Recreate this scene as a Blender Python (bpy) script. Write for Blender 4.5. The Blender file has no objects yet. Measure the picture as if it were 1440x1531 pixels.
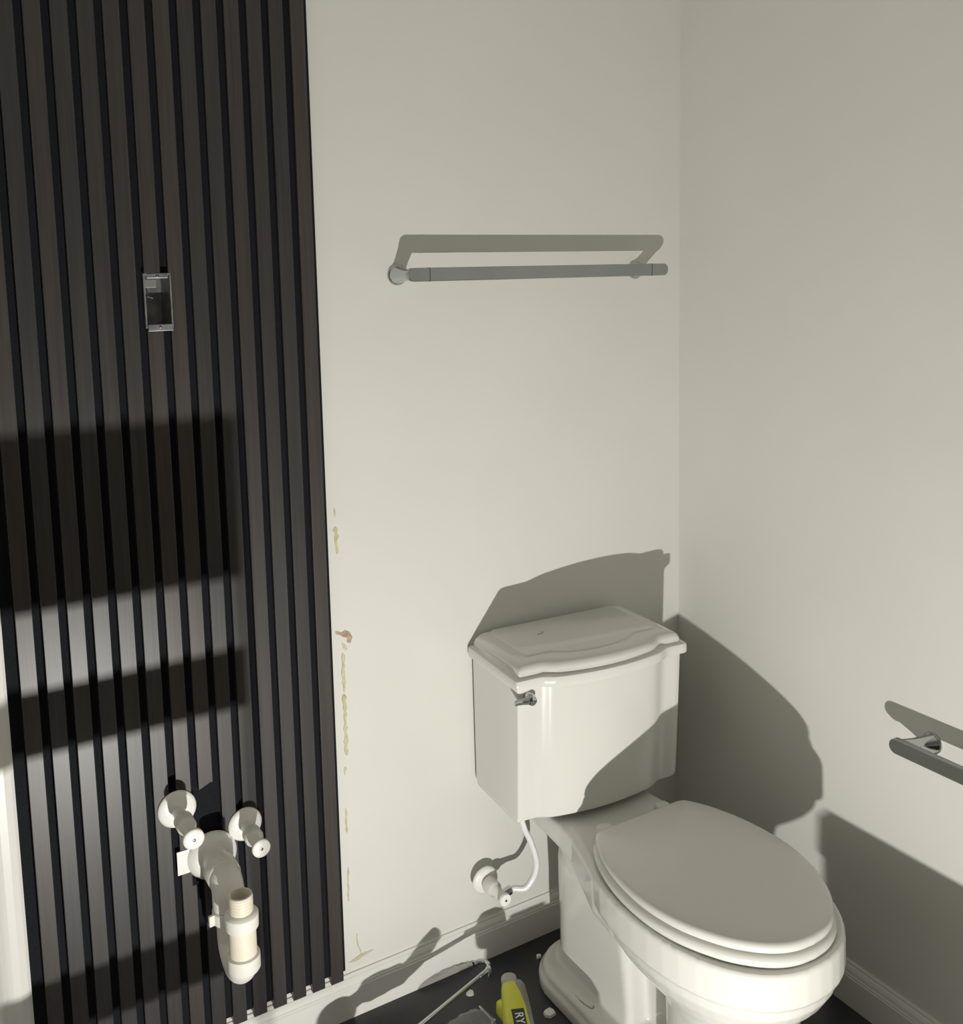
import bpy, bmesh, math, random
from mathutils import Vector, Matrix
PI = math.pi
random.seed(7)
scene = bpy.context.scene
COL = scene.collection

# ------------------------------------------------------------------ camera
CAM_C = (-1.6153, -1.7862, 1.5367)
CAM_R = ((0.8581592, -0.5129547, -0.0209806),
         (-0.0804943, -0.0940779, -0.9923054),
         (0.5070340, 0.8532449, -0.1220237))
F_PX, PY = 1476.56, 588.21
cd = bpy.data.cameras.new('camera')
cam = bpy.data.objects.new('camera', cd); COL.objects.link(cam)
cd.sensor_fit = 'HORIZONTAL'; cd.sensor_width = 36.0
cd.lens = F_PX / 1440 * 36.0
cd.shift_y = -(765.5 - PY) / 1440
cd.clip_start = 0.02
rx, dn, fw = [Vector(v) for v in CAM_R]
m = Matrix((rx, -dn, -fw)).transposed().to_4x4(); m.translation = Vector(CAM_C)
cam.matrix_world = m
scene.camera = cam

# ------------------------------------------------------------------ world, work light, exposure
w = bpy.data.worlds.new('world'); scene.world = w; w.use_nodes = True
w.node_tree.nodes['Background'].inputs[0].default_value = (0.8, 0.9, 1.0, 1)
w.node_tree.nodes['Background'].inputs[1].default_value = 0.0
LIGHT = Vector((-1.22, -1.70, 0.10))
ld = bpy.data.lights.new('work_light_beam', 'AREA')
ld.shape = 'RECTANGLE'; ld.size = 0.030; ld.size_y = 0.016
ld.energy = 35.0
ld.color = (1.0, 0.982, 0.925)
lo = bpy.data.objects.new('work_light_beam', ld); COL.objects.link(lo)
lo.location = LIGHT
LDIR = (Vector((-0.95, 0.0, 2.05)) - LIGHT).normalized()
lo.rotation_euler = LDIR.to_track_quat('-Z', 'Y').to_euler()
scene.view_settings.view_transform = 'Standard'
scene.view_settings.look = 'None'
scene.view_settings.exposure = 0.0
scene.view_settings.gamma = 1.0
scene.view_settings.use_curve_mapping = False
try:
    scene.cycles.use_denoising = True
    scene.cycles.max_bounces = 10
    scene.cycles.diffuse_bounces = 6
    scene.cycles.caustics_reflective = True
    scene.cycles.blur_glossy = 0.3
    scene.cycles.sample_clamp_indirect = 6.0
except Exception:
    pass

# ------------------------------------------------------------------ materials
def mat(name, color, rough=0.5, metal=0.0, spec=0.5, **kw):
    mt = bpy.data.materials.new(name); mt.use_nodes = True
    nt = mt.node_tree; b = nt.nodes['Principled BSDF']
    b.inputs['Base Color'].default_value = (*color, 1)
    b.inputs['Roughness'].default_value = rough
    b.inputs['Metallic'].default_value = metal
    b.inputs['Specular IOR Level'].default_value = spec
    for k, v in kw.items():
        b.inputs[k.replace('_', ' ')].default_value = v
    return mt, nt, b

def noise(nt, scale, detail=4, vec=None, rough=0.5):
    n = nt.nodes.new('ShaderNodeTexNoise')
    n.inputs['Scale'].default_value = scale; n.inputs['Detail'].default_value = detail
    n.inputs['Roughness'].default_value = rough
    if vec is None:
        tc = nt.nodes.new('ShaderNodeTexCoord'); vec = tc.outputs['Object']
    nt.links.new(vec, n.inputs['Vector'])
    return n

def ramp(nt, fac, stops):
    r = nt.nodes.new('ShaderNodeValToRGB')
    while len(r.color_ramp.elements) < len(stops): r.color_ramp.elements.new(0.5)
    for e, (p, c) in zip(r.color_ramp.elements, stops):
        e.position = p; e.color = (*c, 1)
    nt.links.new(fac, r.inputs['Fac'])
    return r

def bump(nt, b, h, strength, dist):
    bp = nt.nodes.new('ShaderNodeBump'); bp.inputs['Strength'].default_value = strength
    bp.inputs['Distance'].default_value = dist
    nt.links.new(h, bp.inputs['Height']); nt.links.new(bp.outputs['Normal'], b.inputs['Normal'])

def mottled(name, c1, c2, scale, rough, bscale=None, bstr=0.1, bdist=0.001, **kw):
    mt, nt, b = mat(name, c1, rough, **kw)
    n = noise(nt, scale); r = ramp(nt, n.outputs['Fac'], [(0.35, c1), (0.65, c2)])
    nt.links.new(r.outputs['Color'], b.inputs['Base Color'])
    if bscale:
        n2 = noise(nt, bscale, 3); bump(nt, b, n2.outputs['Fac'], bstr, bdist)
    return mt

M_WALL = mottled('wall_paint', (0.650, 0.640, 0.602), (0.670, 0.660, 0.622), 3.0, 0.55, 220, 0.08, 0.0006, spec=0.35)
M_TRIM = mottled('trim_paint', (0.69, 0.68, 0.645), (0.71, 0.70, 0.665), 6.0, 0.32, 90, 0.04, 0.0005)
M_CEIL = mottled('ceiling_paint', (0.66, 0.65, 0.62), (0.68, 0.67, 0.64), 3.0, 0.8)
M_CERAMIC = mottled('vitreous_china', (0.635, 0.628, 0.592), (0.65, 0.643, 0.606), 4.0, 0.12, spec=0.4)
M_SEAT = mottled('seat_plastic', (0.60, 0.593, 0.555), (0.61, 0.603, 0.565), 4.0, 0.22)
M_PLASTIC = mottled('white_plastic', (0.78, 0.77, 0.74), (0.80, 0.79, 0.76), 30.0, 0.35)
M_PVC = mottled('white_pvc', (0.71, 0.70, 0.65), (0.74, 0.72, 0.67), 20.0, 0.34)
M_CREAM = mottled('cream_pvc', (0.70, 0.65, 0.53), (0.74, 0.69, 0.58), 40.0, 0.35)
M_HOSE = mottled('hose_plastic', (0.72, 0.71, 0.74), (0.76, 0.75, 0.78), 60.0, 0.3)
M_CHROME = mottled('chrome', (0.50, 0.53, 0.53), (0.54, 0.56, 0.56), 9.0, 0.10, metal=1.0)
M_SATIN = mottled('satin_metal', (0.36, 0.39, 0.39), (0.40, 0.42, 0.42), 9.0, 0.24, metal=1.0)
M_DARKMETAL = mottled('dark_steel', (0.10, 0.10, 0.11), (0.16, 0.16, 0.17), 25.0, 0.35, metal=1.0)
M_FELT = mottled('black_felt', (0.009, 0.010, 0.013), (0.014, 0.015, 0.018), 300.0, 0.95, 500, 0.4, 0.0008, spec=0.15)
M_FLOOR = mottled('charcoal_floor', (0.020, 0.022, 0.026), (0.030, 0.031, 0.034), 14.0, 0.45, 120, 0.05, 0.0006)
M_BLACK = mottled('black_plastic', (0.012, 0.012, 0.013), (0.02, 0.02, 0.022), 60.0, 0.4)
M_GREY = mottled('grey_plastic', (0.18, 0.18, 0.18), (0.23, 0.23, 0.225), 40.0, 0.45)
M_PALE = mottled('pale_grey_plastic', (0.36, 0.35, 0.31), (0.42, 0.41, 0.37), 40.0, 0.5)
M_BOX = mottled('box_steel', (0.22, 0.22, 0.23), (0.36, 0.36, 0.37), 45.0, 0.38, metal=0.8)
M_YELLOW = mottled('lime_plastic', (0.56, 0.58, 0.02), (0.62, 0.63, 0.03), 30.0, 0.42)
M_RESIDUE = mottled('adhesive_residue', (0.46, 0.42, 0.25), (0.58, 0.54, 0.38), 90.0, 0.6, 260, 0.5, 0.001)
M_TORN = mottled('torn_drywall_paper', (0.30, 0.22, 0.15), (0.50, 0.41, 0.31), 120.0, 0.85, 260, 0.5, 0.001)
M_CANVAS = mottled('grey_canvas', (0.05, 0.05, 0.055), (0.08, 0.08, 0.085), 200.0, 0.9)
M_LETTER = mottled('letter_white', (0.70, 0.70, 0.68), (0.74, 0.74, 0.72), 50.0, 0.5)
M_WOODLIGHT = mottled('blocker_wood', (0.30, 0.19, 0.10), (0.38, 0.25, 0.14), 18.0, 0.6)
M_SCUFF = mottled('scuff_grey', (0.30, 0.29, 0.26), (0.42, 0.40, 0.36), 160.0, 0.6)
mt, nt, b = mat('clear_film', (0.45, 0.47, 0.46), 0.18); b.inputs['Alpha'].default_value = 0.25
n_ = noise(nt, 70); bump(nt, b, n_.outputs['Fac'], 0.6, 0.004); M_FILM = mt
mt, nt, b = mat('lamp_glass', (0.9, 0.9, 0.88), 0.3)
b.inputs['Emission Color'].default_value = (1, 0.96, 0.9, 1); b.inputs['Emission Strength'].default_value = 1.0
noise(nt, 5); M_LAMP = mt

def slat_material():
    mt, nt, b = mat('walnut_slat', (0.05, 0.045, 0.04), 0.39, spec=0.42)
    tc = nt.nodes.new('ShaderNodeTexCoord'); oi = nt.nodes.new('ShaderNodeObjectInfo')
    mp = nt.nodes.new('ShaderNodeMapping'); mp.inputs['Scale'].default_value = (210, 210, 5)
    nt.links.new(tc.outputs['Object'], mp.inputs['Vector'])
    add = nt.nodes.new('ShaderNodeVectorMath'); add.operation = 'ADD'
    mul = nt.nodes.new('ShaderNodeMath'); mul.operation = 'MULTIPLY'; mul.inputs[1].default_value = 57.0
    nt.links.new(oi.outputs['Random'], mul.inputs[0])
    cmb = nt.nodes.new('ShaderNodeCombineXYZ')
    nt.links.new(mul.outputs[0], cmb.inputs[0]); nt.links.new(mul.outputs[0], cmb.inputs[2])
    nt.links.new(mp.outputs[0], add.inputs[0]); nt.links.new(cmb.outputs[0], add.inputs[1])
    n = noise(nt, 1.0, 6, add.outputs[0], 0.6)
    r1 = ramp(nt, n.outputs['Fac'], [(0.3, (0.024, 0.0232, 0.0236)), (0.7, (0.038, 0.0365, 0.0365))])
    r2 = ramp(nt, n.outputs['Fac'], [(0.3, (0.034, 0.029, 0.0265)), (0.7, (0.052, 0.044, 0.040))])
    rr = nt.nodes.new('ShaderNodeMath'); rr.operation = 'POWER'; rr.inputs[1].default_value = 2.2
    nt.links.new(oi.outputs['Random'], rr.inputs[0])
    mx = nt.nodes.new('ShaderNodeMix'); mx.data_type = 'RGBA'
    nt.links.new(rr.outputs[0], mx.inputs['Factor'])
    nt.links.new(r1.outputs['Color'], mx.inputs['A']); nt.links.new(r2.outputs['Color'], mx.inputs['B'])
    nt.links.new(mx.outputs['Result'], b.inputs['Base Color'])
    bump(nt, b, n.outputs['Fac'], 0.12, 0.0006)
    return mt
M_SLAT = slat_material()

# ------------------------------------------------------------------ helpers
def tag(o, label=None, cat=None, group=None, kind=None):
    if label: o['label'] = label
    if cat: o['category'] = cat
    if group: o['group'] = group
    if kind: o['kind'] = kind
    return o

def empty(name, loc=(0, 0, 0), rz=0.0):
    o = bpy.data.objects.new(name, None); COL.objects.link(o)
    o.location = loc; o.rotation_euler = (0, 0, rz); o.empty_display_size = 0.05
    return o

def obj(name, bm, material, parent=None, smooth=False, bevel=0.0, angle=None, loc=None, rot=None):
    bmesh.ops.recalc_face_normals(bm, faces=bm.faces)
    me = bpy.data.meshes.new(name); bm.to_mesh(me); bm.free()
    me.materials.append(material)
    o = bpy.data.objects.new(name, me); COL.objects.link(o)
    if parent: o.parent = parent
    if loc: o.location = loc
    if rot: o.rotation_euler = rot
    if smooth:
        for p in me.polygons: p.use_smooth = True
        if angle:
            try: me.set_sharp_from_angle(angle=math.radians(angle))
            except Exception: pass
    if bevel:
        md = o.modifiers.new('bevel', 'BEVEL'); md.width = bevel; md.segments = 2; md.limit_method = 'ANGLE'
    return o

def box(bm, x0, x1, y0, y1, z0, z1):
    vs = [bm.verts.new((x, y, z)) for z in (z0, z1) for x, y in ((x0, y0), (x1, y0), (x1, y1), (x0, y1))]
    for f in ((3, 2, 1, 0), (4, 5, 6, 7), (0, 1, 5, 4), (1, 2, 6, 5), (2, 3, 7, 6), (3, 0, 4, 7)):
        bm.faces.new([vs[i] for i in f])
    return bm

def B(*a): return box(bmesh.new(), *a)

def loft(rings, bm=None, cap0=True, cap1=True, closed=True):
    bm = bm or bmesh.new()
    V = [[bm.verts.new(p) for p in r] for r in rings]
    n = len(V[0])
    for a, c in zip(V, V[1:]):
        for i in range(n if closed else n - 1):
            j = (i + 1) % n
            bm.faces.new((a[i], a[j], c[j], c[i]))
    if cap0: bm.faces.new(list(reversed(V[0])))
    if cap1: bm.faces.new(V[-1])
    return bm

def frame_of(d):
    d = Vector(d).normalized()
    u = d.cross(Vector((0, 0, 1)))
    if u.length < 1e-4: u = Vector((1, 0, 0))
    u.normalize(); v = u.cross(d).normalized()
    return d, u, v

def lathe(profile, origin, axis, seg=36, bm=None, cap0=True, cap1=True):
    """profile: (distance along the axis, radius)"""
    d, u, v = frame_of(axis); o = Vector(origin)
    rings = [[o + d * t + (u * math.cos(a) + v * math.sin(a)) * max(r, 1e-5)
              for a in [2 * PI * i / seg for i in range(seg)]] for t, r in profile]
    return loft(rings, bm, cap0, cap1)

def smooth_path(pts, n=8):
    P = [Vector(p) for p in pts]; P = [P[0] * 2 - P[1]] + P + [P[-1] * 2 - P[-2]]
    out = []
    for i in range(1, len(P) - 2):
        a, b_, c, d = P[i - 1:i + 3]
        for k in range(n):
            t = k / n
            out.append(0.5 * ((2 * b_) + (c - a) * t + (2 * a - 5 * b_ + 4 * c - d) * t * t + (3 * b_ - a - 3 * c + d) * t ** 3))
    out.append(P[-2]); return out

def tube(pts, r, seg=14, bm=None, caps=True):
    P = [Vector(p) for p in pts]; rings = []
    up = None
    for i, p in enumerate(P):
        d = (P[min(i + 1, len(P) - 1)] - P[max(i - 1, 0)]).normalized()
        if up is None:
            up = d.orthogonal().normalized()
        up = (up - d * up.dot(d)).normalized(); s = d.cross(up)
        rr = r[i] if isinstance(r, (list, tuple)) else r
        rings.append([p + (up * math.cos(a) + s * math.sin(a)) * rr for a in [2 * PI * k / seg for k in range(seg)]])
    return loft(rings, bm, caps, caps)

def rrect(x0, x1, y0, y1, r, z, n=6):
    pts = []
    for cx, cy, a0 in ((x1 - r, y1 - r, 0), (x0 + r, y1 - r, PI / 2), (x0 + r, y0 + r, PI), (x1 - r, y0 + r, 1.5 * PI)):
        for k in range(n + 1):
            a = a0 + PI / 2 * k / n
            pts.append((cx + r * math.cos(a), cy + r * math.sin(a), z))
    return pts

def prism_profile(profile, a0, a1, axis):
    """profile of (depth out of the wall, z); extruded along x (axis 0, wall y=0) or y (axis 1, wall x=0)"""
    if axis == 0: rings = [[(a, -d, z) for d, z in profile] for a in (a0, a1)]
    else: rings = [[(-d, a, z) for d, z in profile] for a in (a0, a1)]
    return loft(rings)

def holed(x0, x1, z0, z1, hx0, hx1, hz0, hz1, y0, y1):
    """slab in the plane of the back wall with a rectangular opening"""
    bm = bmesh.new()
    xs, zs = (x0, hx0, hx1, x1), (z0, hz0, hz1, z1)
    def fv(y): return [[bm.verts.new((x, y, z)) for z in zs] for x in xs]
    A, Bk = fv(y0), fv(y1)
    for i in range(3):
        for k in range(3):
            if i == 1 and k == 1: continue
            for g in (A, Bk): bm.faces.new((g[i][k], g[i + 1][k], g[i + 1][k + 1], g[i][k + 1]))
    def side(p, q): bm.faces.new((A[p[0]][p[1]], A[q[0]][q[1]], Bk[q[0]][q[1]], Bk[p[0]][p[1]]))
    ring = [(0, 0), (1, 0), (2, 0), (3, 0), (3, 1), (3, 2), (3, 3), (2, 3), (1, 3), (0, 3), (0, 2), (0, 1)]
    for p, q in zip(ring, ring[1:] + ring[:1]): side(p, q)
    hr = [(1, 1), (2, 1), (2, 2), (1, 2)]
    for p, q in zip(hr, hr[1:] + hr[:1]): side(p, q)
    return bm

# ------------------------------------------------------------------ the room
XL, YF, ZC = -2.40, -4.20, 2.60
HX0, HX1, HZ0, HZ1 = -1.239, -1.1905, 1.4515, 1.547          # opening of the switch box
wall_back = tag(obj('wall_back', holed(XL, 0.0, 0, ZC, HX0, HX1, HZ0, HZ1, 0.0, 0.10), M_WALL), kind='structure')
tag(obj('wall_right', B(0.0, 0.1, YF, 0.1, 0, ZC), M_WALL), kind='structure')
tag(obj('wall_left', B(XL - 0.1, XL, YF, 0.1, 0, ZC), M_WALL), kind='structure')
tag(obj('wall_front', B(XL - 0.1, 0.1, YF - 0.1, YF, 0, ZC), M_WALL), kind='structure')
tag(obj('floor', B(XL - 0.1, 0.1, YF - 0.1, 0.1, -0.1, 0), M_FLOOR), kind='structure')
tag(obj('ceiling', B(XL - 0.1, 0.1, YF - 0.1, 0.1, ZC, ZC + 0.1), M_CEIL), kind='structure')
BASE = [(0, 0), (0.0150, 0), (0.0150, 0.064), (0.0135, 0.066), (0.0135, 0.069), (0.0120, 0.071), (0.0105, 0.078),
        (0.0075, 0.084), (0.0055, 0.086), (0.0055, 0.0895), (0.004, 0.092), (0, 0.092)]
tag(obj('baseboard_back', prism_profile(BASE, -1.56, 0.0, 0), M_TRIM), kind='structure')
tag(obj('baseboard_right', prism_profile(BASE, YF, -0.0155, 1), M_TRIM), kind='structure')
CAS = [(-1.60, -0.036), (-1.585, -0.040), (-1.565, -0.040), (-1.556, -0.034), (-1.540, -0.031), (-1.528, -0.034),
       (-1.516, -0.034), (-1.505, -0.030), (-1.500, -0.026), (-1.500, -0.0), (-1.60, -0.0)]
tag(obj('trim_1', loft([[(x, y, z) for x, y in CAS] for z in (0.0, 2.12)]), M_TRIM), kind='structure')

# old glue and torn paper on the paint beside the slat panel
def blob(name, pts, thick, material):
    bm = bmesh.new(); cx = sum(p[0] for p in pts) / len(pts); cz = sum(p[1] for p in pts) / len(pts)
    a = [bm.verts.new((x, 0.0002, z)) for x, z in pts]
    c = [bm.verts.new((cx + (x - cx) * 0.82, -thick, cz + (z - cz) * 0.94)) for x, z in pts]
    n = len(pts)
    for i in range(n): bm.faces.new((a[i], a[(i + 1) % n], c[(i + 1) % n], c[i]))
    bm.faces.new(c)
    return obj(name, bm, material, wall_back)

def streak(pts, wd):
    """ragged outline round a polyline of (x, z)"""
    L, Rr = [], []
    for i, (x, z) in enumerate(pts):
        k = wd * (0.35 + 0.65 * random.random())
        if i in (0, len(pts) - 1): k *= 0.3
        a, c = pts[max(i - 1, 0)], pts[min(i + 1, len(pts) - 1)]
        d = Vector((c[0] - a[0], c[1] - a[1])).normalized(); n = Vector((-d.y, d.x))
        L.append((x + n.x * k, z + n.y * k)); Rr.append((x - n.x * k, z - n.y * k))
    return L + Rr[::-1]

def vline(x, z0, z1, n):
    return [(x + random.uniform(-0.0015, 0.0015), z0 + (z1 - z0) * i / n) for i in range(n + 1)]
blob('adhesive_residue', streak(vline(-0.8955, 1.082, 1.064, 4), 0.0045), 0.0008, M_RESIDUE)
blob('adhesive_residue', streak(vline(-0.8950, 1.045, 0.988, 8), 0.0060), 0.0012, M_RESIDUE)
blob('torn_paper', [(-0.906, 0.832), (-0.893, 0.826), (-0.884, 0.830), (-0.874, 0.824), (-0.868, 0.812), (-0.873, 0.800), (-0.880, 0.803),
                    (-0.879, 0.812), (-0.888, 0.816), (-0.897, 0.822), (-0.906, 0.826)], 0.0012, M_TORN)
blob('torn_paper', [(-0.893, 0.806), (-0.885, 0.800), (-0.879, 0.790), (-0.884, 0.786), (-0.890, 0.793)], 0.0008, M_RESIDUE)
blob('adhesive_residue', streak(vline(-0.8905, 0.784, 0.700, 12), 0.0050), 0.0012, M_RESIDUE)
blob('adhesive_residue', streak(vline(-0.8915, 0.698, 0.566, 18), 0.0062), 0.0015, M_RESIDUE)
blob('adhesive_residue', streak(vline(-0.8960, 0.543, 0.525, 4), 0.0040), 0.0008, M_RESIDUE)
blob('adhesive_residue', streak(vline(-0.8970, 0.455, 0.400, 7), 0.0035), 0.0008, M_RESIDUE)
blob('adhesive_residue', streak(vline(-0.8985, 0.325, 0.250, 8), 0.0040), 0.0010, M_RESIDUE)
blob('adhesive_residue', streak([(-0.8845, 0.173), (-0.8850, 0.160), (-0.8830, 0.145), (-0.8780, 0.132), (-0.8760, 0.122)], 0.0032), 0.001, M_RESIDUE)
blob('adhesive_residue', streak([(-0.906, 0.114), (-0.892, 0.115), (-0.878, 0.119), (-0.862, 0.121), (-0.848, 0.122)], 0.0045), 0.0012, M_RESIDUE)

# ------------------------------------------------------------------ slat panel
PZ0, PZ1 = 0.096, 2.598
panel = empty('slat_panel', (0, 0, 0))
tag(panel, 'dark walnut vertical slat panel on black felt covering the left of the wall', 'wall panel')
obj('felt_backing', holed(-1.4995, -0.9165, PZ0 + 0.0115, PZ1, HX0, HX1, HZ0, HZ1, -0.0095, -0.0002), M_FELT, panel)
PITCH, SW, S0 = 0.0405, 0.0268, -0.9255
def slat(cx, outline):
    bm = loft([[(x - cx, y, z) for x, z in outline] for y in (-0.0215, -0.0095)])
    return obj('slat', bm, M_SLAT, panel, bevel=0.0008, loc=(cx, 0, 0))
for k in range(14):
    x1 = S0 - PITCH * k; x0 = x1 - SW
    cx = (x0 + x1) / 2
    if k == 7:                                                # cut right through by the switch box
        slat(cx, [(x0, PZ0), (x1, PZ0), (x1, HZ0), (x0, HZ0)]); slat(cx, [(x0, HZ1), (x1, HZ1), (x1, PZ1), (x0, PZ1)])
    elif k == 6:                                              # notched by the box, and sawn out roughly above the drain
        slat(cx, [(x0, 0.592), (x0 + 0.012, 0.597), (x1 - 0.004, 0.602), (x1, 0.600), (x1, PZ1), (x0, PZ1), (x0, HZ1), (HX1, HZ1), (HX1, HZ0), (x0, HZ0)])
        slat(cx, [(x0, PZ0), (x1, PZ0), (x1, 0.434), (x0, 0.430)])
    else:
        slat(cx, [(x0, PZ0), (x1, PZ0), (x1, PZ1), (x0, PZ1)])

# ------------------------------------------------------------------ empty switch box in the panel
eb = empty('switch_box', ((HX0 + HX1) / 2, -0.02, HZ0))
tag(eb, 'empty metal switch box recessed in the dark slat panel', 'electrical box')
def w2l(o, p): return (p[0] - o.location.x, p[1] - o.location.y, p[2] - o.location.z)
def LB(o, x0, x1, y0, y1, z0, z1, bm=None):
    l = o.location
    return box(bm or bmesh.new(), x0 - l.x, x1 - l.x, y0 - l.y, y1 - l.y, z0 - l.z, z1 - l.z)
e = 0.0006
t_ = 0.0035
bm = LB(eb, HX0 + e, HX0 + t_, -0.0225, 0.045, HZ0 + e, HZ1 - e)
LB(eb, HX1 - t_, HX1 - e, -0.0225, 0.045, HZ0 + e, HZ1 - e, bm)
LB(eb, HX0 + t_, HX1 - t_, -0.0225, 0.045, HZ0 + e, HZ0 + t_, bm)
LB(eb, HX0 + t_, HX1 - t_, -0.0225, 0.045, HZ1 - t_, HZ1 - e, bm)
LB(eb, HX0 + t_, HX1 - t_, 0.042, 0.045, HZ0 + t_, HZ1 - t_, bm)
obj('box_shell', bm, M_BOX, eb, bevel=0.0006)
obj('mounting_tab', LB(eb, HX0 + 0.006, HX1 - 0.006, -0.0245, -0.0215, HZ1 - 0.0095, HZ1 - 0.0015), M_BOX, eb, bevel=0.001)
obj('mounting_tab', LB(eb, HX0 + 0.004, HX1 - 0.002, -0.0255, -0.0218, HZ0 - 0.005, HZ0 + 0.0065), M_BOX, eb, bevel=0.001)
for zz in (HZ1 - 0.0055, HZ0 + 0.002):
    obj('screw', lathe([(0, 0.0026), (0.0015, 0.0026), (0.0022, 0.0014)], w2l(eb, ((HX0 + HX1) / 2, -0.0245, zz)), (0, -1, 0), 12), M_DARKMETAL, eb, True, angle=40)
obj('cable_clamp', LB(eb, HX0 + 0.005, HX0 + 0.026, -0.010, 0.012, HZ1 - 0.026, HZ1 - 0.010), M_GREY, eb, bevel=0.002)
obj('wire', tube([w2l(eb, p) for p in smooth_path([(-1.226, 0.02, 1.524), (-1.228, -0.004, 1.510), (-1.233, -0.018, 1.5065), (-1.224, -0.022, 1.5035)], 5)], 0.0011, 8), M_CHROME, eb, True)

# ------------------------------------------------------------------ towel bars
def stadium(a0, a1, zc, h, n=10):
    """outline in the plane of the bar's front face: rounded both ends"""
    r = h / 2; pts = []
    for k in range(n + 1):
        a = -PI / 2 + PI * k / n; pts.append((a1 - r + r * math.cos(a), zc + r * math.sin(a)))
    for k in range(n + 1):
        a = PI / 2 + PI * k / n; pts.append((a0 + r + r * math.cos(a), zc + r * math.sin(a)))
    return pts

def bar_mesh(pts, d0, d1, ch, put):
    cx = sum(p[0] for p in pts) / len(pts); cz = sum(p[1] for p in pts) / len(pts)
    def ins(k): 
        out = []
        n = len(pts)
        for i in range(n):
            a, c = Vector(pts[i - 1]), Vector(pts[(i + 1) % n])
            d = (c - a).normalized(); nn = Vector((-d.y, d.x)); out.append((pts[i][0] + nn.x * k, pts[i][1] + nn.y * k))
        return out
    rings = [(ch, d0), (0, d0 + ch), (0, d1 - ch), (ch, d1)]
    return loft([[put(a, d, z) for a, z in ins(k)] for k, d in rings])

def towel_bar(root, put, nrm, posts, a0, a1, zc, d0, d1, h, joints=True):
    put2 = lambda a, d, z: w2l(root, put(a, d, z))
    br = obj('bar', bar_mesh(stadium(a0, a1, zc, h), d0, d1, 0.0012, put2), M_SATIN, root, True, angle=30)
    for s in ((a0 + 0.048, a1 - 0.048) if joints else ()):
        obj('end_joint', bar_mesh([(s - 0.0008, zc - h / 2 - 0.0003), (s + 0.0008, zc - h / 2 - 0.0003), (s + 0.0008, zc + h / 2 + 0.0003), (s - 0.0008, zc + h / 2 + 0.0003)],
            d0 - 0.0003, d1 + 0.0004, 0.0002, put2), M_DARKMETAL, br)
    for a in posts:
        e_ = a0 + 0.0175 if abs(a - a0) < abs(a - a1) else a1 - 0.0175      # where the post meets the bar
        secs = []
        for t, ra, rz_ in ((0.0, 0.0180, 0.0180), (0.08, 0.0172, 0.0165), (0.25, 0.0150, 0.0142), (0.5, 0.0148, 0.0120), (0.8, 0.0160, 0.0112), (1.0, 0.0165, 0.0110)):
            dd = 0.0045 + (d0 + 0.001 - 0.0045) * t; ac = a + (e_ - a) * t
            secs.append([put2(ac + ra * math.cos(q), dd, zc + rz_ * math.sin(q)) for q in [2 * PI * k / 32 for k in range(32)]])
        po = obj('post', loft(secs), M_CHROME, root, True, angle=50)
        obj('flange', lathe([(0, 0.0205), (0.0035, 0.0205), (0.0048, 0.0195)], put2(a, 0, zc), nrm, 40), M_CHROME, po, True, angle=40)

tb = empty('towel_bar', (-0.44, 0, 1.534))
tag(tb, 'long flat chrome towel bar on the wall above the toilet', 'towel bar')
towel_bar(tb, lambda a, d, z: (a, -d, z), (0, -1, 0), (-0.745, -0.137), -0.7575, -0.1015, 1.534, 0.064, 0.076, 0.0265)
rb = empty('towel_bar', (0, -0.85, 0.642))
tag(rb, 'short chrome hand towel bar on the right wall beyond the toilet', 'towel bar')
towel_bar(rb, lambda a, d, z: (-d, a, z), (-1, 0, 0), (-1.035, -0.700), -1.075, -0.657, 0.641, 0.058, 0.071, 0.029, joints=False)

# ------------------------------------------------------------------ toilet
XC = -0.398
toilet = empty('toilet', (XC, -0.40, 0))
tag(toilet, 'white two-piece toilet with bow-front tank and closed elongated seat', 'toilet')
TY = 0.40                                                     # local y = world y + TY
HP = [(-0.328, 0.100), (-0.338, 0.118), (-0.385, 0.144), (-0.46, 0.166), (-0.545, 0.1725), (-0.62, 0.160), (-0.685, 0.130), (-0.725, 0.098), (-0.750, 0.066), (-0.763, 0.034), (-0.767, 0.0)]
def half_profile(n=6):
    return [(p.y, p.x) for p in smooth_path([(w_, y, 0) for y, w_ in HP], n)]
def egg(z, off=0.0):
    hp = half_profile()
    pts = [(-w_, y) for y, w_ in hp] + [(w_, y) for y, w_ in hp[-2::-1]]
    # back edge
    nb = 6; a, c = pts[-1], pts[0]
    pts += [(a[0] + (c[0] - a[0]) * k / nb, a[1]) for k in range(1, nb)]
    out = []; n = len(pts)
    for i in range(n):
        p, q = Vector(pts[i - 1]), Vector(pts[(i + 1) % n])
        d = (q - p).normalized(); nn = Vector((-d.y, d.x))
        out.append((pts[i][0] - nn.x * off, pts[i][1] - nn.y * off + TY, z))
    # make sure offset is outward
    return out
_t = egg(0, 0.01); 
SGN = 1 if max(p[0] for p in _t) > 0.176 else -1
def eg(z, off): return egg(z, off * SGN)

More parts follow.
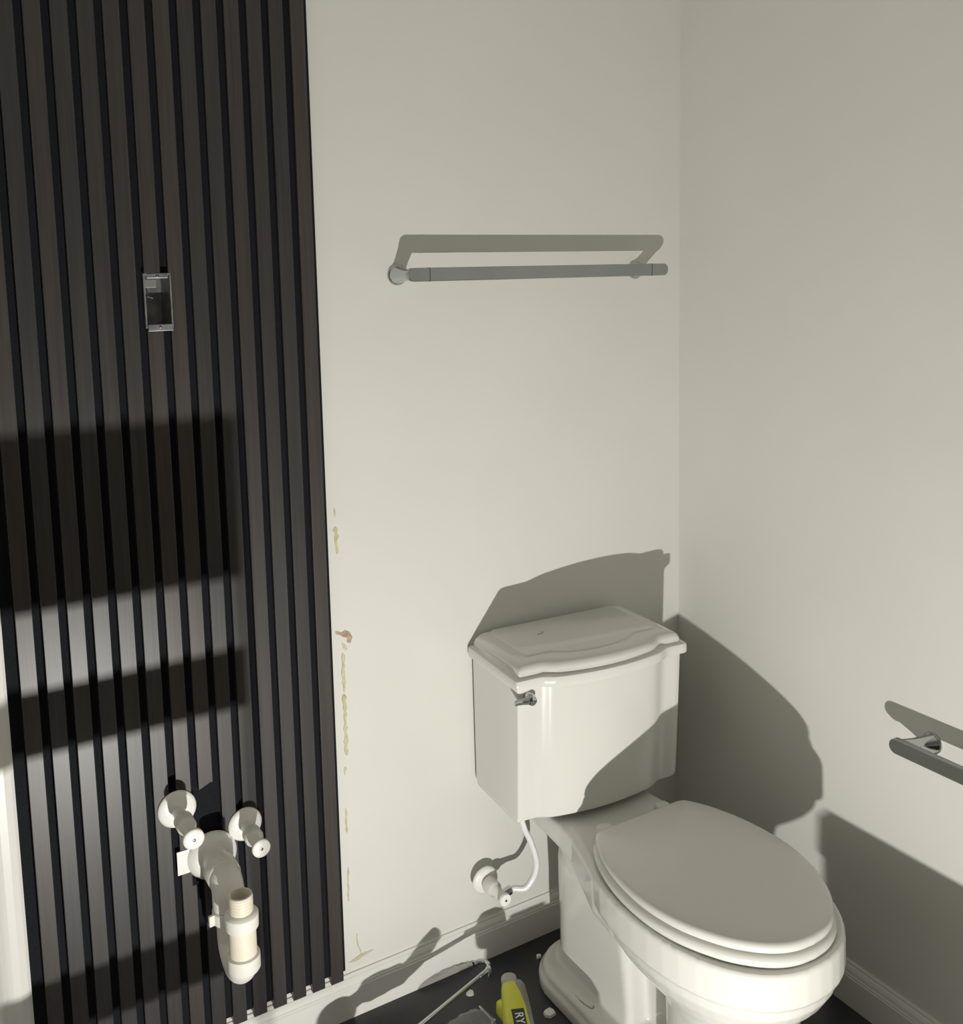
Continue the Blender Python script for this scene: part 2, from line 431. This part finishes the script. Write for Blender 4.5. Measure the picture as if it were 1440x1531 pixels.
seat_rings = [(0.407, -0.004), (0.405, 0.0), (0.4065, 0.0045), (0.412, 0.0065), (0.419, 0.005), (0.4225, 0.0), (0.424, -0.006)]
seat = obj('seat', loft([eg(z, o) for z, o in seat_rings]), M_SEAT, toilet, True, angle=60)
lid_rings = [(0.4265, -0.008), (0.4265, -0.003), (0.429, 0.0005), (0.434, 0.0018), (0.439, 0.0008), (0.4425, -0.0025), (0.4442, -0.008)]
def eg_scaled(z, k):
    return [(x * k, (y - (TY - 0.55)) * k + TY - 0.55, z) for x, y, _ in eg(z, -0.008)]
slid = obj('seat_lid', loft([eg(z, o) for z, o in lid_rings] + [eg_scaled(0.4455, 0.85), eg_scaled(0.4464, 0.6), eg_scaled(0.4468, 0.3)]), M_SEAT, toilet, True, angle=60)
for s in (-1, 1):
    obj('hinge', loft([rrect(s * 0.075 - 0.016, s * 0.075 + 0.016, -0.330 + TY, -0.298 + TY, 0.008, z) for z in (0.402, 0.430)] +
                      [rrect(s * 0.075 - 0.013, s * 0.075 + 0.013, -0.328 + TY, -0.301 + TY, 0.007, 0.434)]), M_SEAT, toilet, True, angle=50)

def egg2(z, yb, yf, hw, wmid=0.47, n=40, sq=2.0):
    """egg ring: widest at wmid of the length from the back"""
    ym = yb + (yf - yb) * wmid; pts = []
    for k in range(n):
        a = 2 * PI * k / n
        c, s = math.cos(a), math.sin(a)
        L = (ym - yf) if s < 0 else (yb - ym)
        x = hw * math.copysign(abs(c) ** (2 / sq), c); y = ym + L * math.copysign(abs(s) ** (2 / sq), s)
        pts.append((x, y + TY, z))
    return pts

bb = bmesh.new()
# bowl, rim band with a step under it, then the pedestal column
def bowl_ring(z, yb, yf, hw, sq=2.15, wm=0.5): return egg2(z, yb, yf, hw, wm, 48, sq)
loft([bowl_ring(0.402, -0.285, -0.772, 0.176, 2.2), bowl_ring(0.4045, -0.280, -0.780, 0.183, 2.2)][:1] +
     [bowl_ring(0.404, -0.270, -0.779, 0.181, 2.2), bowl_ring(0.398, -0.268, -0.784, 0.186, 2.2), bowl_ring(0.345, -0.275, -0.785, 0.187, 2.2),
      bowl_ring(0.339, -0.280, -0.783, 0.185, 2.2), bowl_ring(0.336, -0.285, -0.777, 0.179, 2.2),
      bowl_ring(0.315, -0.300, -0.772, 0.174, 2.2), bowl_ring(0.290, -0.330, -0.758, 0.162, 2.15),
      bowl_ring(0.265, -0.395, -0.736, 0.143, 2.1), bowl_ring(0.240, -0.445, -0.712, 0.122, 2.1),
      bowl_ring(0.215, -0.478, -0.697, 0.112, 2.6), bowl_ring(0.150, -0.486, -0.690, 0.106, 3.2),
      bowl_ring(0.050, -0.486, -0.690, 0.106, 3.2), bowl_ring(0.012, -0.483, -0.695, 0.110, 3.2)], bb)
# deck under the tank, flaring into the bowl
def deck_sec(y, hw, z0, z1, r):
    r = min(r, (z1 - z0) / 2 - 0.001)
    return [(p[0], y + TY, p[1]) for p in rrect(-hw, hw, z0, z1, r, 0)]
loft([deck_sec(-0.060, 0.118, 0.368, 0.400, 0.010), deck_sec(-0.075, 0.124, 0.364, 0.404, 0.010), deck_sec(-0.16, 0.122, 0.356, 0.405, 0.010), deck_sec(-0.22, 0.122, 0.348, 0.405, 0.011),
      deck_sec(-0.27, 0.128, 0.336, 0.405, 0.012), deck_sec(-0.32, 0.142, 0.322, 0.404, 0.013),
      deck_sec(-0.38, 0.160, 0.310, 0.403, 0.014), deck_sec(-0.45, 0.170, 0.31, 0.402, 0.014)], bb)
# trapway: upright at the back that sweeps forward and down
def trap_ring(z, yb, yf, hw, r): return rrect(-hw, hw, yf + TY, yb + TY, min(r, hw - 0.002, (yb - yf) / 2 - 0.002), z)
def trap2(z, yb, yf, hw, rb_, rf, n=8):
    pts = []
    rb_ = min(rb_, hw - 0.002); rf = min(rf, hw - 0.002)
    for cx, cy, r, a0 in ((hw - rb_, yb - rb_, rb_, 0), (-hw + rb_, yb - rb_, rb_, PI / 2), (-hw + rf, yf + rf, rf, PI), (hw - rf, yf + rf, rf, 1.5 * PI)):
        for k in range(n + 1):
            a = a0 + PI / 2 * k / n; pts.append((cx + r * math.cos(a), cy + r * math.sin(a) + TY, z))
    return pts
loft([trap2(0.010, -0.108, -0.392, 0.082, 0.07, 0.014), trap2(0.050, -0.108, -0.392, 0.082, 0.07, 0.014), trap2(0.080, -0.108, -0.388, 0.079, 0.07, 0.014),
      trap2(0.150, -0.108, -0.382, 0.079, 0.07, 0.018), trap2(0.210, -0.109, -0.380, 0.082, 0.07, 0.022),
      trap2(0.280, -0.110, -0.375, 0.086, 0.075, 0.035), trap2(0.315, -0.114, -0.360, 0.084, 0.075, 0.04),
      trap2(0.338, -0.124, -0.340, 0.073, 0.07, 0.04), trap2(0.352, -0.142, -0.320, 0.058, 0.055, 0.04), trap2(0.358, -0.16, -0.310, 0.040, 0.036, 0.03)], bb)
# web between trapway and pedestal
loft([trap_ring(0.010, -0.30, -0.52, 0.030, 0.012), trap_ring(0.30, -0.30, -0.52, 0.030, 0.012)], bb)
# foot
def foot_ring(z, o): return rrect(-0.136 + o, 0.136 - o, -0.700 + o + TY, -0.082 - o + TY, 0.105 - o, z, 12)
loft([foot_ring(0.0, 0.001), foot_ring(0.024, 0.0), foot_ring(0.028, 0.004), foot_ring(0.031, 0.008), foot_ring(0.040, 0.010), foot_ring(0.045, 0.016)], bb)
bowl = obj('bowl', bb, M_CERAMIC, toilet, True)
rm = bowl.modifiers.new('remesh', 'REMESH'); rm.mode = 'VOXEL'; rm.voxel_size = 0.0036; rm.use_smooth_shade = True
sm = bowl.modifiers.new('smooth', 'SMOOTH'); sm.factor = 0.5; sm.iterations = 5
scf = obj('scuff_mark', tube(smooth_path([(-0.112, -0.255 + TY, 0.0448), (-0.113, -0.280 + TY, 0.0450), (-0.107, -0.305 + TY, 0.0450), (-0.098, -0.300 + TY, 0.0450)], 5),
      [0.0008] * 4 + [0.0016] * 8 + [0.0022] * 3 + [0.001], 8), M_SCUFF, toilet, True)
tag(scf, 'grey scuff on the white foot')

# tank: yawed a little against the bowl
TANK_LOC = (-0.396 - XC, -0.019 + TY, -0.006); TANK_ROT = (0, 0, math.radians(-4.0))
def sstep(t): t = max(0.0, min(1.0, t)); return t * t * (3 - 2 * t)
def tank_outline(hw, yb, dcorner, z, bow=0.030, inset=0.0, nfront=40, step=0.007, sx=0.155, sw=0.035, rc=0.006):
    """counter-clockwise seen from above: back right -> back left -> along the bowed front"""
    hw -= inset; pts = []
    s = (hw + 1e-9)
    pts.append((hw - rc, yb)); pts.append((-hw + rc, yb)); pts.append((-hw, yb - rc))
    yc = -(dcorner - inset)
    pts.append((-hw, yc + rc)); pts.append((-hw + rc * .3, yc + rc * .3)); 
    for k in range(nfront + 1):
        x = -hw + rc + (2 * hw - 2 * rc) * k / nfront
        u = abs(x)
        y = yc - step * sstep((sx - inset - u) / sw) - (bow - step) * max(0.0, 1 - (u / (sx - inset)) ** 2) * 1.0
        pts.append((x, y))
    pts.append((hw - rc * .3, yc + rc * .3)); pts.append((hw, yc + rc)); pts.append((hw, yb - rc))
    return [(x, y, z) for x, y in pts]
tank_rings = [(0.430, 0.192, 0.184, 0.012), (0.426, 0.196, 0.190, 0.008), (0.432, 0.199, 0.194, 0.003), (0.445, 0.200, 0.196, 0.0),
              (0.60, 0.201, 0.203, 0.0), (0.733, 0.202, 0.208, 0.0)]
tank = obj('tank', loft([tank_outline(hw, -0.004 - i_, dc - i_, z, 0.030) for z, hw, dc, i_ in tank_rings]), M_CERAMIC, toilet, True, angle=32, loc=TANK_LOC, rot=TANK_ROT)
lid_prof = [(0.7215, 0.005), (0.7200, 0.002), (0.7215, -0.001), (0.7245, -0.002), (0.7400, -0.002), (0.7420, -0.001), (0.7428, 0.0025), (0.7432, 0.0065), (0.7455, 0.0085),
            (0.7540, 0.0095), (0.7600, 0.0125), (0.7645, 0.019), (0.7668, 0.028), (0.7674, 0.040), (0.7674, 0.0475), (0.7694, 0.0490), (0.7702, 0.0505)]
rings = []
for z, i_ in lid_prof:
    rings.append(tank_outline(0.208, -min(i_, 0.012) * 0.5 + 0.0, 0.218, z, 0.031, i_))
tlid = obj('tank_lid', loft(rings), M_CERAMIC, toilet, True, angle=38, loc=TANK_LOC, rot=TANK_ROT)
tag(obj('scuff_mark', tube([(-0.083, -0.085, 0.7703), (-0.078, -0.078, 0.7703), (-0.070, -0.083, 0.7703), (-0.066, -0.072, 0.7703), (-0.060, -0.075, 0.7703)], [0.0006, 0.0012, 0.0008, 0.0012, 0.0005], 6), M_SCUFF, tlid, True), 'faint grey scuff on the lid')
# flush lever on the left of the tank front
LVZ = 0.699; LVX = -0.1765; LVY = -0.2065
lv = obj('flush_lever', lathe([(0, 0.0135), (0.004, 0.0135), (0.010, 0.0115), (0.014, 0.0105), (0.018, 0.0095), (0.0195, 0.006)], (LVX, LVY, LVZ), (0, -1, 0), 28), M_CHROME, toilet, True, angle=45, loc=TANK_LOC, rot=TANK_ROT)
arm = []
for t, hh, dd, out in ((-0.004, 0.0088, 0.006, 0.0125), (0.008, 0.0086, 0.006, 0.0125), (0.020, 0.0066, 0.0045, 0.0125), (0.031, 0.0062, 0.004, 0.013), (0.037, 0.0058, 0.004, 0.0145), (0.040, 0.004, 0.003, 0.016)):
    arm.append([(LVX - t, LVY - out + dd * math.cos(a), LVZ + 0.002 * t / 0.041 + hh * math.sin(a)) for a in [2 * PI * k / 16 for k in range(16)]])
obj('lever_arm', loft(arm), M_CHROME, lv, True, angle=60)

# ------------------------------------------------------------------ stop valves
def stop_valve(name, base, length, r_esc, r_knob, label, group=None, off=0.0):
    x, y0, z = base
    o = empty(name, base); tag(o, label, 'valve', group)
    obj('escutcheon', lathe([(0.0005, r_esc), (0.002, r_esc), (0.005, r_esc * 0.96), (0.008, r_esc * 0.80), (0.0095, r_esc * 0.55), (0.0100, 0.016), (0.0100, 0.011)], (0, -off, 0), (0, -1, 0), 40), M_PLASTIC, o, True, angle=60)
    L = length
    bd = obj('valve_body', lathe([(0.0 if off else 0.009, 0.0115), (L * .33, 0.0115), (L * .36, 0.0160), (L * .38, 0.0170), (L * .60, 0.0170), (L * .63, 0.0150),
                                  (L * .66, 0.0120), (L * .90, 0.0095), (L * .95, 0.0085)], (0, 0, 0), (0, -1, 0), 24), M_PVC, o, True, angle=40)
    kn = obj('knob', lathe([(L * .93, 0.009), (L * .94, r_knob * .9), (L * .955, r_knob), (L * 1.0, r_knob), (L * 1.02, r_knob * .9), (L * 1.024, r_knob * .5), (L * 1.024, 0.003)], (0, 0, 0), (0, -1, 0), 32), M_PLASTIC, o, True, angle=50)
    obj('knob_screw', lathe([(L * 1.022, 0.0026), (L * 1.032, 0.0026), (L * 1.035, 0.0016)], (0, 0, 0), (0, -1, 0), 14), M_DARKMETAL, kn, True, angle=40)
    return o
v1 = stop_valve('stop_valve', (-1.237, -0.0225, 0.570), 0.118, 0.0350, 0.0185, 'white stop valve with round knob on the slat panel, upper left of the drain pipe')
v2 = stop_valve('stop_valve', (-1.113, -0.0225, 0.501), 0.098, 0.0325, 0.0170, 'white stop valve with round knob on the slat panel, right of the drain pipe')
v3 = stop_valve('stop_valve', (-0.5865, -0.0005, 0.201), 0.110, 0.0315, 0.0140, 'white stop valve with round knob low on the white wall beside the toilet', off=0.024)
for v_, l_ in ((v3, 0.090),):
    obj('outlet_nut', lathe([(0.006, 0.0075), (0.012, 0.0095), (0.026, 0.0095), (0.028, 0.0075)], (0, -l_, 0), (1, 0, 0.15), 6), M_CHROME, v_)
hose = tube(smooth_path([(-0.562, -0.0905, 0.2035), (-0.552, -0.093, 0.2055), (-0.5305, -0.104, 0.206), (-0.5105, -0.109, 0.232), (-0.5065, -0.111, 0.266),
                         (-0.5235, -0.115, 0.318), (-0.540, -0.118, 0.352), (-0.550, -0.120, 0.385), (-0.553, -0.120, 0.4185)], 6), 0.0066, 14)
tag(obj('supply_hose', hose, M_HOSE, None, True), 'pale plastic supply hose curving from the wall valve up to the toilet tank', 'hose')

# ------------------------------------------------------------------ drain pipe and trap
DX, DZ = -1.178, 0.460
dr = empty('drain_trap', (DX, -0.0225, DZ))
tag(dr, 'white drain pipe with cream open-topped trap sticking out of the slat panel', 'drain pipe')
def dl(p): return w2l(dr, p)
obj('escutcheon', lathe([(0.0005, 0.0465), (0.002, 0.0465), (0.006, 0.045), (0.014, 0.038), (0.018, 0.032), (0.019, 0.024)], dl((DX, -0.0225, DZ)), (0, -1, 0), 44), M_PLASTIC, dr, True, angle=60)
obj('trap_arm', lathe([(0.0, 0.024), (0.060, 0.024)], dl((DX, -0.0225, DZ)), (0, -1, 0), 32), M_PVC, dr, True, angle=40)
RY, FY, UZ = -0.122, -0.200, 0.362
hub = lathe([(0.050, 0.0285), (0.052, 0.0305), (0.080, 0.0305), (0.083, 0.0285)], dl((DX, -0.0225, DZ)), (0, -1, 0), 32)
obj('coupling', hub, M_PVC, dr, True, angle=40)
el = [(DX, -0.100, DZ)] + [(DX, -0.100 + (RY + 0.100) * math.sin(a) - 0.0, DZ - 0.022 + 0.022 * math.cos(a)) for a in [PI / 2 * k / 8 for k in range(1, 9)]] + [(DX, RY, 0.415)]
obj('elbow', tube([dl(p) for p in el], 0.0285, 28), M_PVC, dr, True, angle=60)
nut1 = obj('slip_nut', lathe([(0, 0.0275), (0.002, 0.0300), (0.022, 0.0300), (0.025, 0.0270)], dl((DX, RY, 0.388)), (0, 0, 1), 28), M_PVC, dr, True, angle=35)
for a in (PI * 1.05, PI * 0.05):
    c, s = math.cos(a), math.sin(a)
    bm = bmesh.new(); 
    q = [(0.026, -0.003), (0.039, -0.003), (0.039, 0.003), (0.026, 0.003)]
    loft([[dl((DX + c * u - s * v_, RY + s * u + c * v_, z)) for u, v_ in q] for z in (0.390, 0.410)], bm)
    obj('wing', bm, M_PVC, nut1, bevel=0.001)
MY, UR = (RY + FY) / 2, (RY - FY) / 2
ub = [(DX, RY, 0.392)] + [(DX, MY + UR * math.cos(a), UZ - UR * math.sin(a)) for a in [PI * k / 20 for k in range(21)]] + [(DX, FY, 0.372)]
obj('u_bend', tube([dl(p) for p in ub], 0.0238, 28), M_PVC, dr, True, angle=60)
nut2 = obj('slip_nut', lathe([(-0.004, 0.0262), (0, 0.0285), (0.024, 0.0285), (0.026, 0.0240)], dl((DX, FY, 0.345)), (0, 0, 1), 30), M_PVC, dr, True, angle=35)
obj('riser_tube', lathe([(0, 0.0236), (0.065, 0.0236)], dl((DX, FY, 0.360)), (0, 0, 1), 32), M_CREAM, dr, True, angle=40)
nut3 = obj('slip_nut', lathe([(0, 0.0250), (0.0015, 0.0285), (0.024, 0.0290), (0.026, 0.0270), (0.029, 0.0215)], dl((DX, FY, 0.420)), (0, 0, 1), 30), M_PVC, dr, True, angle=35)
prof = [(0.0, 0.0200), (0.003, 0.0200)]
for k in range(5):
    z = 0.004 + k * 0.0055; prof += [(z, 0.0196), (z + 0.0015, 0.0209), (z + 0.003, 0.0209), (z + 0.0045, 0.0196)]
prof += [(0.0325, 0.0200), (0.0335, 0.0190), (0.0335, 0.0168), (0.010, 0.0165), (-0.06, 0.0165)]
obj('threaded_end', lathe(prof, dl((DX, FY, 0.447)), (0, 0, 1), 32, cap0=False), M_CREAM, dr, True, angle=50)
tag(obj('paper_tag', B(-1.2425, -1.213, -0.0232, -0.0222, 0.439, 0.485), M_PLASTIC, None, bevel=0.0003), 'small white card tucked behind the drain escutcheon on the slat panel', 'card')

# ------------------------------------------------------------------ clutter on the floor
yt = empty('power_tool', (-0.645, -0.26, 0.0), 0.0)
tag(yt, 'lime yellow and grey cordless tool standing on the floor beside the toilet', 'power tool')
def yl(p): return w2l(yt, p)
def sec(c, hw, hh, d, n=18, sq=2.8):
    c = Vector(c); d, u, v = frame_of(d); out = []
    for k in range(n):
        a = 2 * PI * k / n; x = math.copysign(abs(math.cos(a)) ** (2 / sq), math.cos(a)) * hw; y = math.copysign(abs(math.sin(a)) ** (2 / sq), math.sin(a)) * hh
        out.append(c + u * x + v * y)
    return out
A0 = Vector(yl((-0.634, -0.200, 0.078))); A1 = Vector(yl((-0.715, -0.385, 0.070))); AD = A1 - A0
body = obj('body', loft([sec(A0 + AD * t, w_, h_, AD) for t, w_, h_ in ((0, 0.014, 0.014), (0.04, 0.020, 0.020), (0.20, 0.024, 0.026), (0.40, 0.028, 0.030), (0.7, 0.029, 0.030), (0.95, 0.027, 0.028), (1.0, 0.022, 0.022))]), M_YELLOW, yt, True, angle=50)
obj('nose', loft([sec(A0 + AD * t, w_, h_, AD) for t, w_, h_ in ((-0.14, 0.012, 0.010), (-0.11, 0.016, 0.014), (0.02, 0.0175, 0.0165))]), M_PALE, yt, True, angle=50)
obj('chin', loft([sec(Vector(yl((-0.668, -0.212 - 0.02 * t, 0.062 + 0.0 * t))), w_, h_, (0, -1, 0)) for t, w_, h_ in ((0, 0.008, 0.010), (0.4, 0.013, 0.016), (1.6, 0.014, 0.018), (2.4, 0.008, 0.010))]), M_YELLOW, yt, True, angle=50)
obj('side_cover', loft([sec(A0 + AD * t + Vector((0.017, 0, 0.0)), w_, h_, AD) for t, w_, h_ in ((0.02, 0.010, 0.014), (0.1, 0.014, 0.022), (0.4, 0.015, 0.027), (0.9, 0.014, 0.026))]), M_GREY, yt, True, angle=50)
obj('battery', loft([rrect(-0.034, 0.026, -0.185, -0.03, 0.012, z) for z in (0.0, 0.036)] + [rrect(-0.026, 0.02, -0.175, -0.04, 0.012, 0.05)]), M_BLACK, yt, True, angle=40)
# badge on top with the maker's lettering
bc = A0 + AD * 0.68; d_, u_, v_ = frame_of(AD); top_n = v_ if v_.z > 0 else -v_
side = u_ if u_.x > 0 else -u_
bpos = bc + top_n * 0.0295
def plate(c, a, b2, hl, hw, th):
    bm = bmesh.new(); n = top_n
    vs = []
    for k in (0, th):
        vs.append([c + a * (sx * hl) + b2 * (sy * hw) + n * k for sx, sy in ((-1, -1), (1, -1), (1, 1), (-1, 1))])
    return loft(vs, bm)
dn_ = AD.normalized()
obj('badge_rim', plate(bpos - top_n * 0.003, dn_, side, 0.047, 0.0165, 0.0035), M_YELLOW, body, bevel=0.001)
badge = obj('badge', plate(bpos, dn_, side, 0.044, 0.0125, 0.0015), M_BLACK, body, bevel=0.0005)
fc = bpy.data.curves.new('lettering', 'FONT'); fc.body = 'RYOBI'; fc.size = 0.024; fc.extrude = 0.0003; fc.align_x = 'CENTER'; fc.align_y = 'CENTER'
fo = bpy.data.objects.new('lettering', fc); COL.objects.link(fo)
X_ = dn_; Y_ = top_n.cross(dn_).normalized()
mm = Matrix((X_, Y_, top_n)).transposed().to_4x4(); mm.translation = bpos + top_n * 0.0019
lme = bpy.data.meshes.new_from_object(fo); bpy.data.objects.remove(fo); lme.materials.clear(); lme.materials.append(M_LETTER)
fo = bpy.data.objects.new('lettering', lme); COL.objects.link(fo); fo.parent = body; fo.matrix_local = mm

hr = empty('hook_wrench', (-0.80, -0.185, 0.0))
tag(hr, 'thin chrome rod wrench with a hooked end lying over the floor clutter', 'wrench')
def hl(p): return w2l(hr, p)
obj('shaft', tube([hl((-0.880, -0.185, 0.0545)), hl((-0.668, -0.140, 0.0785))], 0.0045, 12), M_CHROME, hr, True, angle=60)
obj('hook', tube([hl(p) for p in smooth_path([(-0.672, -0.141, 0.0782), (-0.654, -0.137, 0.080), (-0.641, -0.126, 0.0815), (-0.642, -0.112, 0.0815), (-0.653, -0.104, 0.0810), (-0.665, -0.105, 0.0805)], 6)], 0.0052, 12), M_CHROME, hr, True, angle=60)
obj('hook_pin', lathe([(-0.008, 0.0055), (0.010, 0.0055), (0.012, 0.004)], hl((-0.646, -0.135, 0.074)), (0, 0, 1), 14), M_CHROME, hr, True, angle=40)
obj('handle', tube([hl((-0.872, -0.1833, 0.0553)), hl((-0.945, -0.199, 0.047))], 0.010, 14), M_BLACK, hr, True, angle=60)

def small_bolt(name, p, d, label, L=0.03):
    o = empty(name, p); tag(o, label, 'bolt')
    obj('shank', lathe([(0, 0.003), (L, 0.003), (L + 0.002, 0.002)], (0, 0, 0), d, 12), M_CHROME, o, True, angle=40)
    obj('head', lathe([(-0.006, 0.0055), (-0.001, 0.006), (0.0, 0.0055)], (0, 0, 0), d, 6), M_CHROME, o)
    return o
small_bolt('bolt', (-0.668, -0.185, 0.0065), (-0.1, 0.95, 0.05), 'small shiny bolt on the dark floor in front of the yellow tool', 0.045)

def chip(p, r, material, label, cat='debris', h=0.004, seed=0, name='plaster_chip'):
    rn = random.Random(seed); n = 7
    prof = [(r * rn.uniform(0.6, 1.1) * math.cos(2 * PI * k / n), r * rn.uniform(0.5, 0.9) * math.sin(2 * PI * k / n)) for k in range(n)]
    bm = loft([[(x, y, 0.0003) for x, y in prof], [(x * .9, y * .9, h) for x, y in prof]])
    o = obj(name, bm, material, None, loc=p); tag(o, label, cat)
    return o
chip((-0.556, -0.225, 0), 0.018, M_PLASTIC, 'largest pale plaster chip at the left edge of the toilet foot', h=0.006, seed=3)
chip((-0.478, -0.072, 0), 0.008, M_PLASTIC, 'tiny pale plaster chip behind the toilet foot near the baseboard', h=0.005, seed=5)
chip((-0.665, -0.088, 0), 0.010, M_PLASTIC, 'small pale plaster chip on the floor beneath the hooked wrench', h=0.006, seed=8)
chip((-0.680, -0.205, 0), 0.005, M_PLASTIC, 'tiny pale plaster crumb on the floor left of the bolt', h=0.003, seed=9)

# crumpled clear packaging
fb = bmesh.new(); rn = random.Random(4); nx, ny = 22, 14; g = []
for i in range(nx + 1):
    row = []
    for k in range(ny + 1):
        u, v_ = i / nx - .5, k / ny - .5
        du, dv = 2 * u * math.sqrt(1 - 2 * v_ * v_), 2 * v_ * math.sqrt(1 - 2 * u * u)      # square to disc
        h = 0.024 * max(0.0, 1 - du * du - dv * dv) ** .5 + rn.uniform(-0.003, 0.003)
        row.append(fb.verts.new((du * 0.078, dv * 0.048, 0.005 + max(h, 0))))
    g.append(row)
for i in range(nx):
    for k in range(ny): fb.faces.new((g[i][k], g[i + 1][k], g[i + 1][k + 1], g[i][k + 1]))
film = obj('plastic_wrap', fb, M_FILM, None, True, loc=(-0.735, -0.190, 0.0), rot=(0, 0, 0.35))
so = film.modifiers.new('solid', 'SOLIDIFY'); so.thickness = 0.0008
tag(film, 'crumpled clear grey plastic packaging on the floor left of the yellow tool', 'packaging')

# invented mallet shape just below the frame, added to cast the baseboard shadow
base_blk = empty('baseboard_blocker', (-0.985, -0.34, 0))
tag(base_blk, 'black mallet shape out of view, added to cast a handle shadow on the baseboard', 'light blocker')
obj('head', lathe([(-0.055, 0.028), (-0.05, 0.031), (0.05, 0.031), (0.055, 0.028)], (-0.01, 0, 0.034), (0.25, 0.9, 0), 24), M_BLACK, base_blk, True, angle=40)
obj('handle', tube(smooth_path([(-0.01, 0, 0.036), (0.045, 0.0, 0.056), (0.085, 0.0, 0.060), (0.118, 0, 0.063), (0.150, 0, 0.080), (0.172, 0, 0.096), (0.186, 0, 0.105)], 4),
    [0.014] * 4 + [0.022] * 4 + [0.020] * 4 + [0.015] * 4 + [0.0145] * 4 + [0.0135] * 4 + [0.008], 14), M_BLACK, base_blk, True, angle=60)

# ------------------------------------------------------------------ blockers added just outside the picture to shade the light; the lamp follows
foot_blk = empty('foot_blocker', (-0.690, -0.535, 0)); tag(foot_blk, 'black box out of view, added to shade the toilet foot', 'charger')  # unseen box, added only to shade the toilet foot and baseboard
obj('blocker_case', loft([rrect(-0.075 + o, 0.065 - o, -0.055 + o, 0.055 - o, 0.012, z) for z, o in ((0, 0.004), (0.006, 0), (0.070, 0.003), (0.080, 0.010))]), M_BLACK, foot_blk, True, angle=40)
obj('blocker_slot', B(-0.035, 0.015, -0.02, 0.025, 0.080, 0.086), M_GREY, foot_blk, bevel=0.002)
wall_blk = empty('wall_blocker', (-0.46, -1.118, 0)); tag(wall_blk, 'dark plastic box out of view in front of the toilet, added to shade the right wall', 'wall_blocker')  # unseen box, added to throw the low shadow on the right wall
obj('case', loft([rrect(-0.08 + o, 0.12 - o, -0.30 + o, 0.125 - o, 0.02, z) for z, o in ((0, 0.01), (0.01, 0.004), (0.205, 0.0))]), M_BLACK, wall_blk, True, angle=40)
obj('blocker_lid', loft([rrect(-0.084 + o, 0.124 - o, -0.304 + o, 0.129 - o, 0.02, z) for z, o in ((0.205, 0), (0.250, 0.0), (0.264, 0.006))]), M_YELLOW, wall_blk, True, angle=40)
for sx in (-0.19, 0.02):
    obj('latch', B(-0.092, -0.083, sx - 0.02, sx + 0.02, 0.175, 0.235), M_GREY, wall_blk, bevel=0.002)

band_blk = empty('band_blocker', (-1.26, -0.95, 0)); tag(band_blk, 'upright slabs on thin legs out of view, added to cast dark bands on the slat panel', 'step stool')  # unseen and made up; slab heights set to throw bands on the slats
for sx in (-0.112, 0.0975):
    obj('leg', tube([(sx, 0, 0.0), (sx, 0, 0.625)], 0.0035, 10), M_DARKMETAL, band_blk, True, angle=60)
for z0, z1, th in ((0.497, 0.628, 0.006), (0.384, 0.433, 0.006), (0.150, 0.197, 0.006)):
    obj('blocker_slab', B(-0.112, 0.0985, -th, th, z0, z1), M_WOODLIGHT, band_blk, bevel=0.002)

wl = empty('work_light', (LIGHT.x, LIGHT.y, 0)); tag(wl, 'small lamp on a stand on the floor lighting the corner', 'work light')
hc = LIGHT - LDIR * 0.02 - Vector(wl.location)
hd, hu, hv = frame_of(LDIR)
def hsec(t, a, c): return [hc + hd * t + hu * sx * a + hv * sy * c for sx, sy in ((-1, -1), (1, -1), (1, 1), (-1, 1))]
obj('housing', loft([hsec(-0.03, 0.030, 0.022), hsec(-0.025, 0.040, 0.032), hsec(0.010, 0.042, 0.034)]), M_BLACK, wl, bevel=0.003)
obj('lens', loft([hsec(0.0102, 0.036, 0.028), hsec(0.013, 0.035, 0.027)]), M_LAMP, wl)
obj('stand_pole', tube([(hc.x - hd.x * 0.01, hc.y - hd.y * 0.01, 0.005), hc - hd * 0.01], 0.008, 12), M_DARKMETAL, wl, True, angle=60)
obj('stand_base', lathe([(0, 0.075), (0.010, 0.075), (0.014, 0.07), (0.016, 0.012)], (hc.x, hc.y, 0), (0, 0, 1), 28), M_DARKMETAL, wl, True, angle=40)
